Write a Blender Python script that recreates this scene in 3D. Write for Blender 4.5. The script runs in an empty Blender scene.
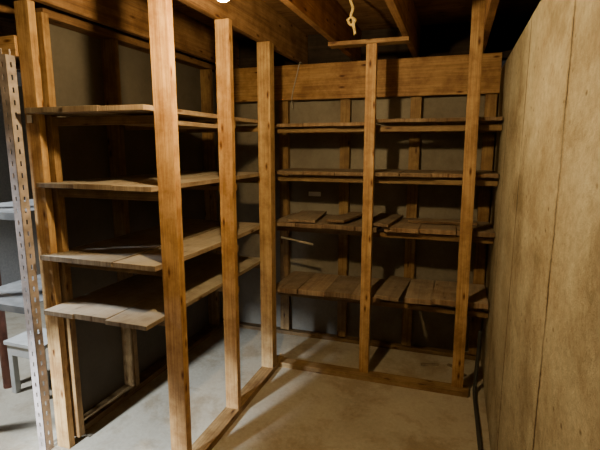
import bpy, bmesh, math, random
from mathutils import Vector, Matrix
random.seed(7)
C = bpy.context.scene.collection

# ---------------------------------------------------------------- materials
def newmat(name):
    m = bpy.data.materials.new(name); m.use_nodes = True
    nt = m.node_tree; b = nt.nodes["Principled BSDF"]
    return m, nt, b
def N(nt, t, **kw):
    n = nt.nodes.new(t)
    for k, v in kw.items():
        if k in n.inputs: n.inputs[k].default_value = v
        else: setattr(n, k, v)
    return n
def ramp(nt, stops):
    r = nt.nodes.new("ShaderNodeValToRGB")
    el = r.color_ramp.elements
    while len(el) < len(stops): el.new(0.5)
    for e, (p, c) in zip(el, stops):
        e.position = p; e.color = (c[0], c[1], c[2], 1)
    return r
def mix(nt, a, b, fac, mode='MIX'):
    n = nt.nodes.new("ShaderNodeMix"); n.data_type = 'RGBA'; n.blend_type = mode
    for sock, v in ((n.inputs[0], fac), (n.inputs[6], a), (n.inputs[7], b)):
        if isinstance(v, bpy.types.NodeSocket): nt.links.new(v, sock)
        elif isinstance(v, (int, float)): sock.default_value = v
        else: sock.default_value = (v[0], v[1], v[2], 1)
    return n.outputs[2]

def wood(name, dark, mid, light, rough=0.75, knots=True, dirt=0.3, dust=None, across=34, dmax=.6, kth=.6):
    m, nt, b = newmat(name); L = nt.links.new
    uv = N(nt, "ShaderNodeUVMap"); uv.uv_map = "UVMap"
    mp = N(nt, "ShaderNodeMapping"); L(uv.outputs[0], mp.inputs[0]); mp.inputs['Scale'].default_value = (.9, across, 1)
    n1 = N(nt, "ShaderNodeTexNoise", Scale=1.0, Detail=6.0, Roughness=0.6, Distortion=0.4); L(mp.outputs[0], n1.inputs['Vector'])
    mp2 = N(nt, "ShaderNodeMapping"); L(uv.outputs[0], mp2.inputs[0]); mp2.inputs['Scale'].default_value = (6, 260, 1)
    n2 = N(nt, "ShaderNodeTexNoise", Scale=1.0, Detail=3.0); L(mp2.outputs[0], n2.inputs['Vector'])
    r = ramp(nt, [(0.3, dark), (0.5, mid), (0.7, light)]); L(n1.outputs[0], r.inputs[0])
    r2 = ramp(nt, [(0.3, (.70, .67, .64)), (0.7, (1.12, 1.12, 1.12))]); L(n2.outputs[0], r2.inputs[0])
    col = mix(nt, r.outputs[0], r2.outputs[0], 0.9, 'MULTIPLY')
    n3 = N(nt, "ShaderNodeTexNoise", Scale=6.0, Detail=10.0, Roughness=.7); L(uv.outputs[0], n3.inputs['Vector'])
    r3 = ramp(nt, [(0.38, (1-dirt*1.1, 1-dirt*1.3, 1-dirt*1.45)), (0.58, (1, 1, 1))]); L(n3.outputs[0], r3.inputs[0])
    col = mix(nt, col, r3.outputs[0], 1.0, 'MULTIPLY')
    if knots:
        mp4 = N(nt, "ShaderNodeMapping"); L(uv.outputs[0], mp4.inputs[0]); mp4.inputs['Scale'].default_value = (4.5, 14, 1)
        v = N(nt, "ShaderNodeTexVoronoi", Scale=1.0); v.voronoi_dimensions = '2D'; L(mp4.outputs[0], v.inputs['Vector'])
        r4 = ramp(nt, [(0.03, (.20, .11, .07)), (0.08, (.55, .43, .33)), (0.14, (1, 1, 1))]); L(v.outputs['Distance'], r4.inputs[0])
        r5 = ramp(nt, [(kth, (0, 0, 0)), (kth+.02, (1, 1, 1))]); L(v.outputs['Color'], r5.inputs[0])
        col = mix(nt, col, mix(nt, col, r4.outputs[0], 1.0, 'MULTIPLY'), r5.outputs[0])
    at = N(nt, "ShaderNodeAttribute"); at.attribute_name = "tone"
    col = mix(nt, col, at.outputs['Color'], 1.0, 'MULTIPLY')
    if dust:
        g = N(nt, "ShaderNodeNewGeometry")
        nd = N(nt, "ShaderNodeTexNoise", Scale=5.0, Detail=9.0, Roughness=.7); L(g.outputs['Position'], nd.inputs['Vector'])
        sp = N(nt, "ShaderNodeSeparateXYZ"); L(g.outputs['Normal'], sp.inputs[0])
        rd = ramp(nt, [(.38, (dmax*.3,)*3), (.6, (dmax,)*3)]); L(nd.outputs[0], rd.inputs[0])
        mu = N(nt, "ShaderNodeMath", operation='MULTIPLY'); mu.use_clamp = True; L(rd.outputs[0], mu.inputs[0]); L(sp.outputs['Z'], mu.inputs[1])
        dcol = mix(nt, dust, at.outputs['Color'], .8, 'MULTIPLY')
        col = mix(nt, col, dcol, mu.outputs[0])
    L(col, b.inputs['Base Color']); b.inputs['Roughness'].default_value = rough
    b.inputs['Specular IOR Level'].default_value = 0.25
    bp = N(nt, "ShaderNodeBump", Strength=0.35, Distance=0.002); L(n2.outputs[0], bp.inputs['Height']); L(bp.outputs[0], b.inputs['Normal'])
    return m

M_post = wood("pine_framing", (.30, .175, .068), (.43, .27, .112), (.53, .355, .16), 0.6, True, .38, across=60, kth=.56)
M_plank = wood("weathered_plank", (.15, .105, .065), (.24, .17, .105), (.31, .235, .15), 0.8, True, .4, dust=(.31, .265, .20))
M_dusty = wood("dusty_long_plank", (.20, .145, .092), (.28, .215, .14), (.35, .28, .19), 0.8, True, .35, dust=(.36, .32, .25), dmax=.7)
M_joist = wood("old_joist", (.17, .085, .035), (.30, .165, .07), (.38, .22, .10), 0.75, True, .35)
M_dark = wood("dark_sill", (.06, .04, .025), (.10, .07, .045), (.15, .10, .07), 0.8, False, .4)  # very dark brown wood, lowered further by tone on the rim boards

def concrete(name, stops, scale=1.3, rough=.85, streak=0.0, bump=.3, pits=.5, seams=None, stains=0.0, holes=0, ystretch=1.0, grain=.85, stc=(.5, .42, .32)):
    m, nt, b = newmat(name); L = nt.links.new
    g = N(nt, "ShaderNodeNewGeometry")
    mp0 = N(nt, "ShaderNodeMapping"); mp0.inputs['Scale'].default_value = (1, ystretch, 1); L(g.outputs['Position'], mp0.inputs[0])
    P = mp0.outputs[0]
    n1 = N(nt, "ShaderNodeTexNoise", Scale=scale, Detail=10.0, Roughness=.62); L(P, n1.inputs['Vector'])
    r = ramp(nt, stops); L(n1.outputs[0], r.inputs[0]); col = r.outputs[0]
    n2 = N(nt, "ShaderNodeTexNoise", Scale=45.0, Detail=6.0, Roughness=.75); L(P, n2.inputs['Vector'])
    r2 = ramp(nt, [(.3, (.72,)*3), (.65, (1.08,)*3)]); L(n2.outputs[0], r2.inputs[0])
    col = mix(nt, col, r2.outputs[0], grain, 'MULTIPLY')
    if pits:
        v = N(nt, "ShaderNodeTexVoronoi", Scale=9.0); L(P, v.inputs['Vector'])
        r3 = ramp(nt, [(.03, (.40, .33, .25)), (.07, (1, 1, 1))]); L(v.outputs['Distance'], r3.inputs[0])
        col = mix(nt, col, r3.outputs[0], pits, 'MULTIPLY')
    if holes:
        vh = N(nt, "ShaderNodeTexVoronoi", Scale=float(holes)); L(P, vh.inputs['Vector'])
        rh = ramp(nt, [(.06, (.32, .25, .17)), (.16, (1, 1, 1))]); L(vh.outputs['Distance'], rh.inputs[0])
        rs_ = ramp(nt, [(.55, (0, 0, 0)), (.6, (1, 1, 1))]); L(vh.outputs['Color'], rs_.inputs[0])
        col = mix(nt, col, mix(nt, col, rh.outputs[0], .85, 'MULTIPLY'), rs_.outputs[0])
    if stains:
        n5 = N(nt, "ShaderNodeTexNoise", Scale=2.6, Detail=12.0, Roughness=.72, Distortion=.3); L(P, n5.inputs['Vector'])
        r5 = ramp(nt, [(.39, stc), (.51, (1, 1, 1))]); L(n5.outputs[0], r5.inputs[0])
        col = mix(nt, col, r5.outputs[0], stains, 'MULTIPLY')
    if streak:
        mp = N(nt, "ShaderNodeMapping"); mp.inputs['Scale'].default_value = (3.4, 2.4, 2.2); L(g.outputs['Position'], mp.inputs[0])
        n4 = N(nt, "ShaderNodeTexNoise", Scale=1.0, Detail=10.0, Roughness=.70); L(mp.outputs[0], n4.inputs['Vector'])
        r4 = ramp(nt, [(.37, (.55, .46, .34)), (.56, (1, 1, 1))]); L(n4.outputs[0], r4.inputs[0])
        col = mix(nt, col, r4.outputs[0], streak, 'MULTIPLY')
    if seams:
        sp = N(nt, "ShaderNodeSeparateXYZ"); L(g.outputs['Position'], sp.inputs[0])
        mpz = N(nt, "ShaderNodeMapping"); mpz.inputs['Scale'].default_value = (1, .3, 2.6); L(g.outputs['Position'], mpz.inputs[0])
        nz = N(nt, "ShaderNodeTexNoise", Scale=1.0, Detail=9.0, Roughness=.8); L(mpz.outputs[0], nz.inputs['Vector'])
        nm = N(nt, "ShaderNodeTexNoise", Scale=4.0, Detail=4.0); L(g.outputs['Position'], nm.inputs['Vector'])
        rm = ramp(nt, [(.36, (.35,)*3), (.54, (1,)*3)]); L(nm.outputs[0], rm.inputs[0])
        wob = N(nt, "ShaderNodeMath", operation='MULTIPLY_ADD'); L(nz.outputs[0], wob.inputs[0]); wob.inputs[1].default_value = .08; L(sp.outputs['Y'], wob.inputs[2])
        for yy, wd in seams:
            d = N(nt, "ShaderNodeMath", operation='SUBTRACT'); L(wob.outputs[0], d.inputs[0]); d.inputs[1].default_value = yy+.04
            a = N(nt, "ShaderNodeMath", operation='ABSOLUTE'); L(d.outputs[0], a.inputs[0])
            s = N(nt, "ShaderNodeMath", operation='MULTIPLY'); L(a.outputs[0], s.inputs[0]); s.inputs[1].default_value = 10/wd
            rs = ramp(nt, [(.0, (.10, .065, .035)), (.05, (.24, .17, .10)), (.08, (.86, .80, .70)), (.2, (1, 1, 1))]); L(s.outputs[0], rs.inputs[0])
            col = mix(nt, col, mix(nt, col, rs.outputs[0], 1.0, 'MULTIPLY'), rm.outputs[0])
    L(col, b.inputs['Base Color']); b.inputs['Roughness'].default_value = rough
    b.inputs['Specular IOR Level'].default_value = 0.25
    bp = N(nt, "ShaderNodeBump", Strength=bump, Distance=.008); L(n2.outputs[0], bp.inputs['Height']); L(bp.outputs[0], b.inputs['Normal'])
    return m
M_wall = concrete("aged_concrete_wall", [(.3, (.27, .228, .145)), (.5, (.37, .322, .215)), (.7, (.445, .40, .285))], 2.6, streak=.55, seams=((1.31, 1.3), (2.08, 1.0), (2.75, .8)), stains=.6, pits=.7, bump=.9, holes=20, ystretch=.7, grain=.95)
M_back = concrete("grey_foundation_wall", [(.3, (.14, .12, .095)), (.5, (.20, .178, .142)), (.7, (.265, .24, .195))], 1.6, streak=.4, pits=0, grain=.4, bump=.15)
M_floor = concrete("dusty_concrete_floor", [(.32, (.30, .265, .20)), (.5, (.37, .33, .255)), (.68, (.43, .39, .31))], 1.4, rough=.6, bump=.08, pits=.1, stains=.65, grain=.6, stc=(.60, .50, .38))
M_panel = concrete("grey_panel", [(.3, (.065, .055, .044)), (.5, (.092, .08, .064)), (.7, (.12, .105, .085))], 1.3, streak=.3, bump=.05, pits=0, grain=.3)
M_room = concrete("basement_paint", [(.3, (.30, .30, .30)), (.7, (.38, .38, .38))], 1.2, pits=0)

def plain(name, col, rough=.5, metal=0.0, var=.15, scale=20):
    m, nt, b = newmat(name)
    tc = N(nt, "ShaderNodeTexCoord")
    n = N(nt, "ShaderNodeTexNoise", Scale=float(scale), Detail=4.0); nt.links.new(tc.outputs['Object'], n.inputs['Vector'])
    r = ramp(nt, [(.3, [c*(1-var) for c in col]), (.7, [min(1, c*(1+var)) for c in col])]); nt.links.new(n.outputs[0], r.inputs[0])
    nt.links.new(r.outputs[0], b.inputs['Base Color'])
    b.inputs['Roughness'].default_value = rough; b.inputs['Metallic'].default_value = metal
    return m
M_galv = plain("worn_slotted_steel", (.36, .30, .275), .65, .05, .35)
M_steel = plain("grey_painted_steel", (.16, .16, .155), .5, .1, .3)
M_rust = plain("red_oxide_pipe", (.20, .075, .05), .6, .1, .3)
M_black = plain("black_rubber", (.03, .03, .028), .6)
M_rope = plain("yellow_rope", (.60, .45, .16), .9, 0, .3, 60)
M_white = plain("white_paint", (.42, .42, .40), .5, 0, .1)
M_porc = plain("porcelain", (.7, .68, .62), .3)
M_brass = plain("brass_cap", (.6, .45, .2), .35, .8)
M_wire = plain("pale_cable", (.30, .27, .22), .6)
M_nail = plain("steel_bracket", (.5, .5, .48), .4, .8)
M_paper = plain("paper_label", (.85, .85, .83), .8)
M_rod = plain("pale_plastic_rod", (.24, .21, .16), .6)
M_chip = plain("wood_scrap", (.20, .155, .10), .9, 0, .4)
m, nt, b = newmat("lit_bulb_glass")
b.inputs['Base Color'].default_value = (1, .9, .7, 1)
b.inputs['Emission Color'].default_value = (1.0, .73, .36, 1); b.inputs['Emission Strength'].default_value = 2000
M_bulb = m

# ---------------------------------------------------------------- mesh helpers
AX = {'x': 0, 'y': 1, 'z': 2}
def board(bm, c, size, axis, rot=None, bev=.003, bend=0.0, tone=None, warm=0.0):
    """box of lumber centred at c; axis = grain direction."""
    t = bmesh.new(); bmesh.ops.create_cube(t, size=1.0)
    a = AX[axis]
    for v in t.verts:
        v.co = Vector((v.co.x*size[0], v.co.y*size[1], v.co.z*size[2]))
    if bev > 0:
        bmesh.ops.bevel(t, geom=list(t.edges), offset=min(bev, min(size)*.3), segments=2, affect='EDGES', profile=.6)
    if size[a] > .5:
        n = 8
        for i in range(1, n):
            p = Vector((0, 0, 0)); p[a] = -size[a]/2 + size[a]*i/n
            no = Vector((0, 0, 0)); no[a] = 1
            bmesh.ops.bisect_plane(t, geom=list(t.verts)+list(t.edges)+list(t.faces), plane_co=p, plane_no=no)
    uvl = t.loops.layers.uv.new("UVMap"); cl = t.loops.layers.float_color.new("tone")
    ou, ov = random.uniform(0, 50), random.uniform(0, 50)
    k = tone if tone is not None else random.uniform(.78, 1.12)
    w = random.uniform(-.04, .04)+warm
    o1, o2 = [i for i in range(3) if i != a]
    for f in t.faces:
        nn = f.normal
        for l in f.loops:
            co = l.vert.co
            vv = co[o2] if abs(nn[o1]) > abs(nn[o2]) else co[o1] + .37
            l[uvl].uv = (co[a]+ou, vv+ov)
            l[cl] = (k*(1+w), k, k*(1-w), 1)
    if bend:
        ob = o1 if size[o1] < size[o2] else o2
        for v in t.verts:
            s = v.co[a]/size[a]
            v.co[ob] += bend*(1-4*s*s)
    if rot is not None: bmesh.ops.transform(t, matrix=rot.to_4x4(), verts=t.verts)
    bmesh.ops.translate(t, vec=Vector(c), verts=t.verts)
    me = bpy.data.meshes.new("tmp"); t.to_mesh(me); t.free()
    bm.from_mesh(me); bpy.data.meshes.remove(me)
def B(bm, x0, x1, y0, y1, z0, z1, axis, **kw):
    board(bm, ((x0+x1)/2, (y0+y1)/2, (z0+z1)/2), (x1-x0, y1-y0, z1-z0), axis, **kw)
def tube(bm, pts, r, seg=10, cap=True):
    pts = [Vector(p) for p in pts]; rings = []
    prev = None
    for i, p in enumerate(pts):
        d = (pts[min(i+1, len(pts)-1)] - pts[max(i-1, 0)]).normalized()
        if prev is None: a = d.orthogonal().normalized()
        else: a = (prev - d*prev.dot(d)).normalized()
        prev = a; bb = d.cross(a)
        rr = r[i] if isinstance(r, (list, tuple)) else r
        rings.append([bm.verts.new(p + a*math.cos(2*math.pi*k/seg)*rr + bb*math.sin(2*math.pi*k/seg)*rr) for k in range(seg)])
    for i in range(len(rings)-1):
        for k in range(seg):
            f = bm.faces.new((rings[i][k], rings[i][(k+1) % seg], rings[i+1][(k+1) % seg], rings[i+1][k])); f.smooth = True
    if cap:
        bm.faces.new(rings[0][::-1]); bm.faces.new(rings[-1])
def spline(pts, n=8):
    pts = [Vector(p) for p in pts]; out = []
    P = [pts[0]]+pts+[pts[-1]]
    for i in range(1, len(P)-2):
        for j in range(n):
            t = j/n; p0, p1, p2, p3 = P[i-1:i+3]
            out.append(.5*((2*p1)+(-p0+p2)*t+(2*p0-5*p1+4*p2-p3)*t*t+(-p0+3*p1-3*p2+p3)*t**3))
    out.append(pts[-1]); return out
def mk(name, bm, mat, parent=None, label=None, category=None, kind=None, group=None):
    bm.normal_update()
    xs = [v.co for v in bm.verts]
    lo = Vector((min(v.x for v in xs), min(v.y for v in xs), min(v.z for v in xs)))
    hi = Vector((max(v.x for v in xs), max(v.y for v in xs), max(v.z for v in xs)))
    o = Vector(((lo.x+hi.x)/2, (lo.y+hi.y)/2, lo.z))
    bmesh.ops.translate(bm, vec=-o, verts=bm.verts)
    me = bpy.data.meshes.new(name); bm.to_mesh(me); bm.free()
    ob = bpy.data.objects.new(name, me); C.objects.link(ob); me.materials.append(mat)
    if parent:
        ob.parent = parent; ob.location = o - parent.location
    else: ob.location = o
    if label: ob["label"] = label
    if category: ob["category"] = category
    if kind: ob["kind"] = kind
    if group: ob["group"] = group
    return ob
def empty(name, loc, label, category, group=None):
    e = bpy.data.objects.new(name, None); e.empty_display_size = .1; e.location = loc; C.objects.link(e)
    e["label"] = label; e["category"] = category
    if group: e["group"] = group
    return e
def nb(): return bmesh.new()

# ---------------------------------------------------------------- room shell
CEIL = 2.43; JB = 2.19
WX = 0.25; BY = 3.45; PX = -1.95
bm = nb(); B(bm, -4.2, .6, -1.6, 3.9, -.1, 0, 'x', bev=0); mk("floor", bm, M_floor, kind="structure")
bm = nb(); B(bm, -4.2, .75, -1.6, 3.9, CEIL, CEIL+.03, 'x', bev=0, tone=.8); mk("ceiling", bm, M_joist, kind="structure")
bm = nb()
B(bm, WX, WX+.3, -1.6, BY+.25, 0, 2.06, 'z', bev=.006)
mk("wall_right", bm, M_wall, kind="structure")
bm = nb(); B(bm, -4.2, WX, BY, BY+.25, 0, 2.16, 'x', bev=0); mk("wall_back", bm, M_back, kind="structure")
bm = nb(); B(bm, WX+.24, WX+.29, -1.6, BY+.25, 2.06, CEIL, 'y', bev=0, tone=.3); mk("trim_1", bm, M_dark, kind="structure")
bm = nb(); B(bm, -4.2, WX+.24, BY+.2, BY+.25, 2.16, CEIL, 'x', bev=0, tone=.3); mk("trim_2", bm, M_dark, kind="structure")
bm = nb(); B(bm, -4.2, .6, -1.7, -1.6, 0, CEIL, 'x', bev=0); mk("wall_near", bm, M_room, kind="structure")
bm = nb(); B(bm, -4.3, -4.2, -1.6, BY, 0, CEIL, 'y', bev=0); mk("wall_far_room", bm, M_room, kind="structure")
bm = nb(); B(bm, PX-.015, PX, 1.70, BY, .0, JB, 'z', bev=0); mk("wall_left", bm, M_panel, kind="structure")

for x in (-3.5, -3.07, -2.64, -2.21, -1.80, -1.19, -.76, -.32, .125):
    bm = nb(); B(bm, x-.019, x+.019, -1.59, BY+.19, JB, CEIL, 'y', bev=.003)
    mk("ceiling_joist", bm, M_joist, label="rough brown wooden ceiling joist under the subfloor", category="joist", group="wooden ceiling joists")

# ---------------------------------------------------------------- partition framing
PT = empty("stud_partition", (-1.9, 2.4, 0), "open pine stud framing beside a doorway, carrying the side shelves", "stud wall")
def stud(x, y, wx, wy, z0, z1, parent, name="stud", mat=M_post, rot=None, **kw):
    bm = nb(); board(bm, (x, y, (z0+z1)/2), (wx, wy, z1-z0), 'z', rot=rot, **kw); return mk(name, bm, mat, parent)
stud(-1.862, 1.655, .080, .038, .0, JB, PT, tone=1.1)
stud(-1.845, 1.705, .089, .038, .038, JB-.04, PT, tone=.7)
for y in (2.23, 2.78, 3.30): stud(-1.903, y, .089, .038, .038, JB-.04, PT, tone=.5)
bm = nb(); B(bm, -1.948, -1.859, 1.75, BY-.005, 0, .038, 'y', tone=.4); mk("bottom_plate", bm, M_post, PT)
bm = nb(); B(bm, -1.948, -1.859, 1.75, BY-.005, JB-.038, JB, 'y', tone=.6); mk("top_plate", bm, M_joist, PT)
bm = nb(); B(bm, -3.3, -1.905, 1.625, 1.663, 1.955, 2.045, 'x', tone=1.3); mk("header", bm, M_post, PT)
# ---------------------------------------------------------------- L-shaped shelving
SU = empty("shelving_unit", (-1.0, 2.85, 0), "rough pine L-shaped corner shelving with dusty plank shelves", "shelves")
BU = SU
FX = -1.165
stud(FX, 1.672, .089, .042, .038, JB, SU, "post", tone=1.15, bend=.004, warm=.08)
stud(FX, 2.21, .080, .040, .038, JB, SU, "post", tone=1.05, warm=.02)
stud(FX-.002, 2.76, .085, .075, .038, JB, SU, "post", tone=1.12, warm=-.02)
bm = nb(); B(bm, FX-.045, FX+.045, 1.25, 2.925, 0, .038, 'y', tone=.65); mk("bottom_plate", bm, M_post, SU)
for zi, (z, y0, xl) in enumerate(((.80, 1.53, -1.785), (1.04, 1.60, -1.855), (1.385, 1.61, -1.845), (1.72, 1.585, -1.84))):
    th = .022; bm = nb(); n = 3
    cuts = [xl, xl+(-1.205-xl)*random.uniform(.28, .36), xl+(-1.205-xl)*random.uniform(.62, .7), -1.205]
    for i in range(n):
        oy = random.uniform(-.010, .014) if i else 0
        B(bm, cuts[i]+.0015, cuts[i+1]-.0015, y0+oy, 2.80, z-th+random.uniform(-.001, .002), z+random.uniform(-.001, .003), 'y', bev=.0015, bend=-random.uniform(.0, .009), tone=random.uniform(.86, 1.1), warm=.0)
    mk("shelf", bm, M_dusty, SU)
    for y in (1.708, 2.25, 2.785):
        x1 = FX+.03 if y < 2.7 else FX-.05
        bm = nb(); B(bm, -1.84, x1, y-.013, y+.013, z-th-.05, z-th-.012, 'x', tone=.6); mk("cleat", bm, M_post, SU)
bm = nb(); B(bm, -1.44, -1.212, 1.735, 2.23, 1.648, 1.668, 'y', tone=1.0); mk("under_board", bm, M_dusty, SU)
bm = nb(); B(bm, -1.885, -1.855, 1.630, 1.635, 1.66, 1.695, 'x', bev=.001); mk("bracket", bm, M_nail, SU, label="small steel angle bracket")

stud(-.520, 2.885, .064, .038, .038, 2.165, BU, "post", tone=1.0, warm=.02)
stud(.078, 2.885, .070, .038, .038, 2.38, BU, "post", tone=.9, warm=.06, rot=Matrix.Rotation(math.radians(-.3), 3, 'Y'))
bm = nb(); B(bm, FX+.046, .15, 2.825, 2.91, 0, .038, 'x', tone=.65); mk("bottom_plate", bm, M_post, BU)
bm = nb(); B(bm, -.79, -.30, 2.86, 2.95, 2.165, JB-.001, 'x', tone=.75, bev=.002); mk("cap_board", bm, M_post, BU)
bm = nb(); B(bm, -1.85, WX-.004, 3.352, 3.39, 1.90, 2.155, 'x', tone=.78, warm=.10); mk("ledger", bm, M_post, BU)
for x in (-1.29, -.80, -.29, .20):
    stud(x, 3.415, .075, .045, .038, 2.12, BU, "back_stud", tone=.6)
bm = nb(); B(bm, -1.85, WX-.004, 3.38, 3.445, 0, .030, 'x', tone=.35); mk("bottom_plate", bm, M_post, BU)
def crossshelf(z, secs, th=.034, mess=1.0, tn=1.0):
    for (x0, x1, dz, n) in secs:
        bm = nb()
        w = (x1-x0)/n
        for i in range(n):
            cx = x0+w*(i+.5); ang = random.uniform(-.014, .014)*mess
            R = Matrix.Rotation(ang, 3, 'Z') @ Matrix.Rotation(random.uniform(-.010, .010)*mess, 3, 'Y')
            y0 = 2.925+random.uniform(-.018, .014)*mess; y1 = 3.37
            board(bm, (cx, (y0+y1)/2, z+dz-th/2+random.uniform(0, .004)), (w-.001, y1-y0, th), 'y', rot=R, tone=random.uniform(.72, 1.12)*tn, warm=.04)
        mk("shelf", bm, M_plank, BU)
    for (ya, yb) in ((2.985, 3.01), (3.325, 3.35)):
        b2 = nb(); B(b2, -1.19, WX-.004, ya, yb, z-th-.045, z-th-.010, 'x', tone=.5); mk("cleat", b2, M_post, BU)
crossshelf(1.712, [(-1.20, -.53, -.010, 3), (-.50, .245, .008, 4)], .022)
crossshelf(1.385, [(-1.20, -.53, 0, 3), (-.525, .245, .004, 4)], .024)
crossshelf(1.035, [(-1.20, -.46, 0, 4), (-.42, .245, .0, 3)], .030, 1.8, .95)
crossshelf(.56, [(-1.20, -.435, 0, 4), (-.27, .24, .024, 3)], .036, 1.5, 1.15)
def loose(c, s, rz, ry, tone, label, rx=0):
    bm = nb(); board(bm, c, s, 'y' if s[1] > s[0] else 'x', rot=Matrix.Rotation(rz, 3, 'Z') @ Matrix.Rotation(ry, 3, 'Y') @ Matrix.Rotation(rx, 3, 'X'), tone=tone, warm=.04)
    mk("loose_plank", bm, M_plank, label=label, category="plank")
loose((-.45, 3.13, 1.055), (.17, .46, .020), -.10, .03, .75, "short dark weathered plank lying askew on a shelf")
loose((-1.00, 3.12, 1.054), (.20, .46, .018), .10, .0, .95, "short dusty plank stacked loosely on other boards")
loose((-.71, 3.15, 1.058), (.13, .44, .018), -.18, -.03, .7, "short dark weathered plank lying askew on a shelf")
loose((-.07, 3.19, 1.052), (.44, .11, .018), .06, .0, .75, "short offcut board lying along the back of a shelf")
loose((-.365, 3.12, .578), (.16, .50, .024), -.07, .05, .8, "short brown plank tilted across a gap in the shelf")
bm = nb(); tube(bm, [(-1.17, 3.02, .905), (-.93, 3.02, .868)], .008, 10)
mk("rod", bm, M_rod, SU, label="short pale rod under the shelf")
bm = nb(); B(bm, -1.10, -1.0, BY-.003, BY, 1.165, 1.20, 'x', bev=0); mk("paper_label", bm, M_paper, label="small blank white paper label stuck on the foundation wall", category="label")
for (x, y, sx_, sy_, rz) in ((-.10, 3.20, .13, .02, .3), (.06, 3.22, .09, .025, -.5), (.12, 3.10, .07, .02, .9)):
    bm = nb(); board(bm, (x, y, .006), (sx_, sy_, .012), 'x', rot=Matrix.Rotation(rz, 3, 'Z')); mk("wood_scrap", bm, M_chip, label="small splintered wood scrap lying on the floor", category="wood scrap", group="wood scraps under the shelves")

# ---------------------------------------------------------------- bulb
bx, by, bz = -.722, 1.37, 1.999
LB = empty("light_bulb", (bx, by, bz), "bare glowing bulb in a porcelain socket under the joists", "lamp")
bm = nb()
prof = [(0, .001), (.004, .012), (.012, .022), (.024, .029), (.036, .030), (.05, .026), (.064, .018), (.076, .0135), (.085, .013)]
tube(bm, [(bx, by, bz+a) for a, r in prof], [r for a, r in prof], 24); mk("bulb", bm, M_bulb, LB)
bm = nb(); tube(bm, [(bx, by, bz+a) for a in (.084, .105)], .014, 20); mk("screw_cap", bm, M_brass, LB)
bm = nb(); tube(bm, [(bx, by, bz+a) for a in (.100, .102, .13, .15, .165)], [.018, .022, .026, .035, .04], 24); mk("socket", bm, M_porc, LB)
bm = nb(); B(bm, bx-.05, bx+.05, by-.05, by+.05, bz+.165, JB+.02, 'x'); mk("mounting_block", bm, M_joist, LB)
# ---------------------------------------------------------------- rope
bm = nb()
core = spline([(-.60, 2.65, 2.43), (-.605, 2.65, 2.36), (-.59, 2.645, 2.31), (-.60, 2.65, 2.27), (-.575, 2.64, 2.245), (-.60, 2.66, 2.225), (-.615, 2.64, 2.25), (-.59, 2.65, 2.26), (-.585, 2.65, 2.22), (-.575, 2.65, 2.175)], 10)
for ph in (0, 2.1, 4.2):
    tube(bm, [p+Vector((math.cos(i*.9+ph), math.sin(i*.9+ph), 0))*.0045 for i, p in enumerate(core)], .0045, 7)
mk("rope", bm, M_rope, label="frayed yellow rope knotted and hanging from the ceiling", category="rope")
# ---------------------------------------------------------------- cable on ledger
bm = nb()
tube(bm, spline([(-1.14, 3.40, 2.17), (-1.14, 3.345, 2.165), (-1.16, 3.338, 2.08), (-1.19, 3.338, 1.97), (-1.20, 3.335, 1.90), (-1.195, 3.34, 1.84)], 8), .004, 8)
mk("cable", bm, M_wire, label="thin pale cable draped over the ledger board", category="cable")
bm = nb()
tube(bm, spline([(.205, .6, .015), (.205, 1.6, .015), (.200, 2.2, .015), (.196, 2.5, .015), (.190, 2.86, .018), (.195, 2.93, .10), (.200, 2.95, .25), (.205, 2.95, .40)], 10), .012, 10)
mk("hose", bm, M_black, label="black rubber hose lying along the wall base and rising up it", category="hose")

# ---------------------------------------------------------------- slotted steel rack in next room
RK = empty("metal_rack", (-2.2, 2.1, 0), "worn slotted-angle steel storage rack standing behind the stud partition", "rack")
def slotted(x, y, sx, sy, H=1.955, w=.048, t=.0025):
    bm = nb()
    def bar(x0, x1, y0, y1, z0, z1):
        B(bm, min(x0, x1), max(x0, x1), min(y0, y1), max(y0, y1), z0, z1, 'z', bev=0)
    for fl in (0, 1):
        def fb(a, bb, z0, z1):
            if fl == 0: bar(x+sx*a, x+sx*bb, y, y+sy*t, z0, z1)
            else: bar(x, x+sx*t, y+sy*a, y+sy*bb, z0, z1)
        fb(0, .020, 0, H); fb(.029, w, 0, H)
        z = 0
        while z < H-.03:
            fb(.020, .029, z, z+.032); z += .055
        fb(.020, .029, z, H)
    mk("leg", bm, M_galv, RK)
slotted(-1.912, 1.576, -1, 1)
slotted(-2.42, 1.576, 1, 1)
slotted(-1.972, 2.55, -1, -1)
slotted(-2.42, 2.55, 1, -1)
for z in (.77, 1.24, 1.9):
    bm = nb(); B(bm, -2.415, -1.975, 1.612, 2.545, z-.003, z, 'x', bev=0)
    B(bm, -2.415, -1.945, 1.590, 1.612, z-.035, z, 'x', bev=0); B(bm, -2.415, -1.975, 2.543, 2.546, z-.035, z, 'x', bev=0)
    mk("rack_shelf", bm, M_steel, RK)
bm = nb(); tube(bm, [(-2.70, 2.0, 0), (-2.70, 2.0, CEIL)], .028, 16); tube(bm, [(-2.70, 2.0, 1.0), (-2.70, 2.0, 1.08)], .036, 16)
mk("pipe", bm, M_rust, label="vertical rust-red pipe from floor to ceiling beside the rack", category="pipe")
sx, sy = -2.47, 2.06
ST = empty("stool", (sx, sy, 0), "small white painted wooden step stool by the rack", "stool")
bm = nb(); B(bm, sx-.15, sx+.15, sy-.12, sy+.12, .33, .355, 'x'); mk("seat", bm, M_white, ST)
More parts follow.
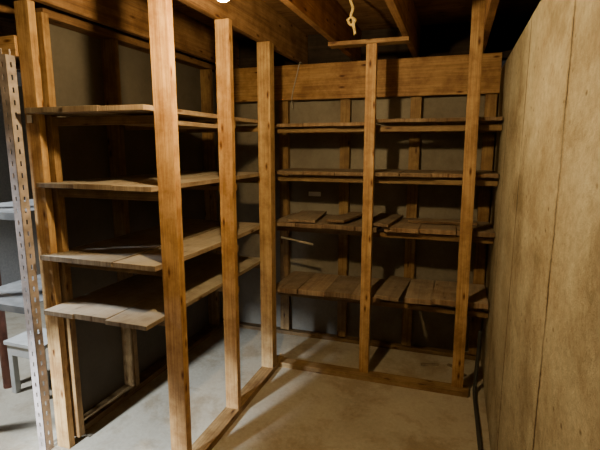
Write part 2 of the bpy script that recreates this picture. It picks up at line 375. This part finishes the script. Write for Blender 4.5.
for dx in (-.12, .12):
    for dy in (-.09, .09):
        bm = nb(); B(bm, sx+dx-.018, sx+dx+.018, sy+dy-.018, sy+dy+.018, 0, .33, 'z'); mk("leg", bm, M_white, ST)
for dy in (-.1, .1):
    bm = nb(); B(bm, sx-.12, sx+.12, sy+dy-.009, sy+dy+.009, .26, .329, 'x'); mk("apron", bm, M_white, ST)

# ---------------------------------------------------------------- lights
def area(name, loc, target, size, power, col):
    l = bpy.data.lights.new(name, 'AREA'); l.size = size; l.energy = power; l.color = col
    o = bpy.data.objects.new(name, l); o.location = loc
    o.rotation_euler = (Vector(target)-Vector(loc)).to_track_quat('-Z', 'Y').to_euler(); C.objects.link(o)
def spot(name, loc, target, cone, power, col, r=.08, blend=.6):
    l = bpy.data.lights.new(name, 'SPOT'); l.energy = power; l.color = col; l.spot_size = math.radians(cone); l.spot_blend = blend; l.shadow_soft_size = r
    o = bpy.data.objects.new(name, l); o.location = loc
    o.rotation_euler = (Vector(target)-Vector(loc)).to_track_quat('-Z', 'Y').to_euler(); C.objects.link(o)
spot("cool_floor_spot", (-1.95, -.3, 1.25), (-1.58, 2.15, -.15), 30, 1050, (.80, .90, 1.0), .08, .8)  # added narrow spot, puts cool doorway light on the floor under the side shelves
spot("next_room_lamp", (-3.0, 1.2, 2.15), (-2.6, 2.2, .3), 95, 420, (.84, .92, 1.0), .1, .6)
area("rear_fill", (-.6, -1.0, 2.1), (-.6, 2.0, .9), .4, .8, (1.0, .82, .58))  # weak warm fill added behind the camera, no visible fixture
w = bpy.data.worlds.new("world"); bpy.context.scene.world = w; w.use_nodes = True
w.node_tree.nodes["Background"].inputs[0].default_value = (.05, .045, .04, 1)
w.node_tree.nodes["Background"].inputs[1].default_value = .3

# ---------------------------------------------------------------- camera
cd = bpy.data.cameras.new("camera"); cam = bpy.data.objects.new("camera", cd); C.objects.link(cam)
cd.sensor_width = 36; cd.lens = 27.3; cd.clip_start = .02
cam.location = (0, 0, 1.55); cam.rotation_euler = (math.radians(90-9.73), 0, math.radians(18.78))
bpy.context.scene.camera = cam
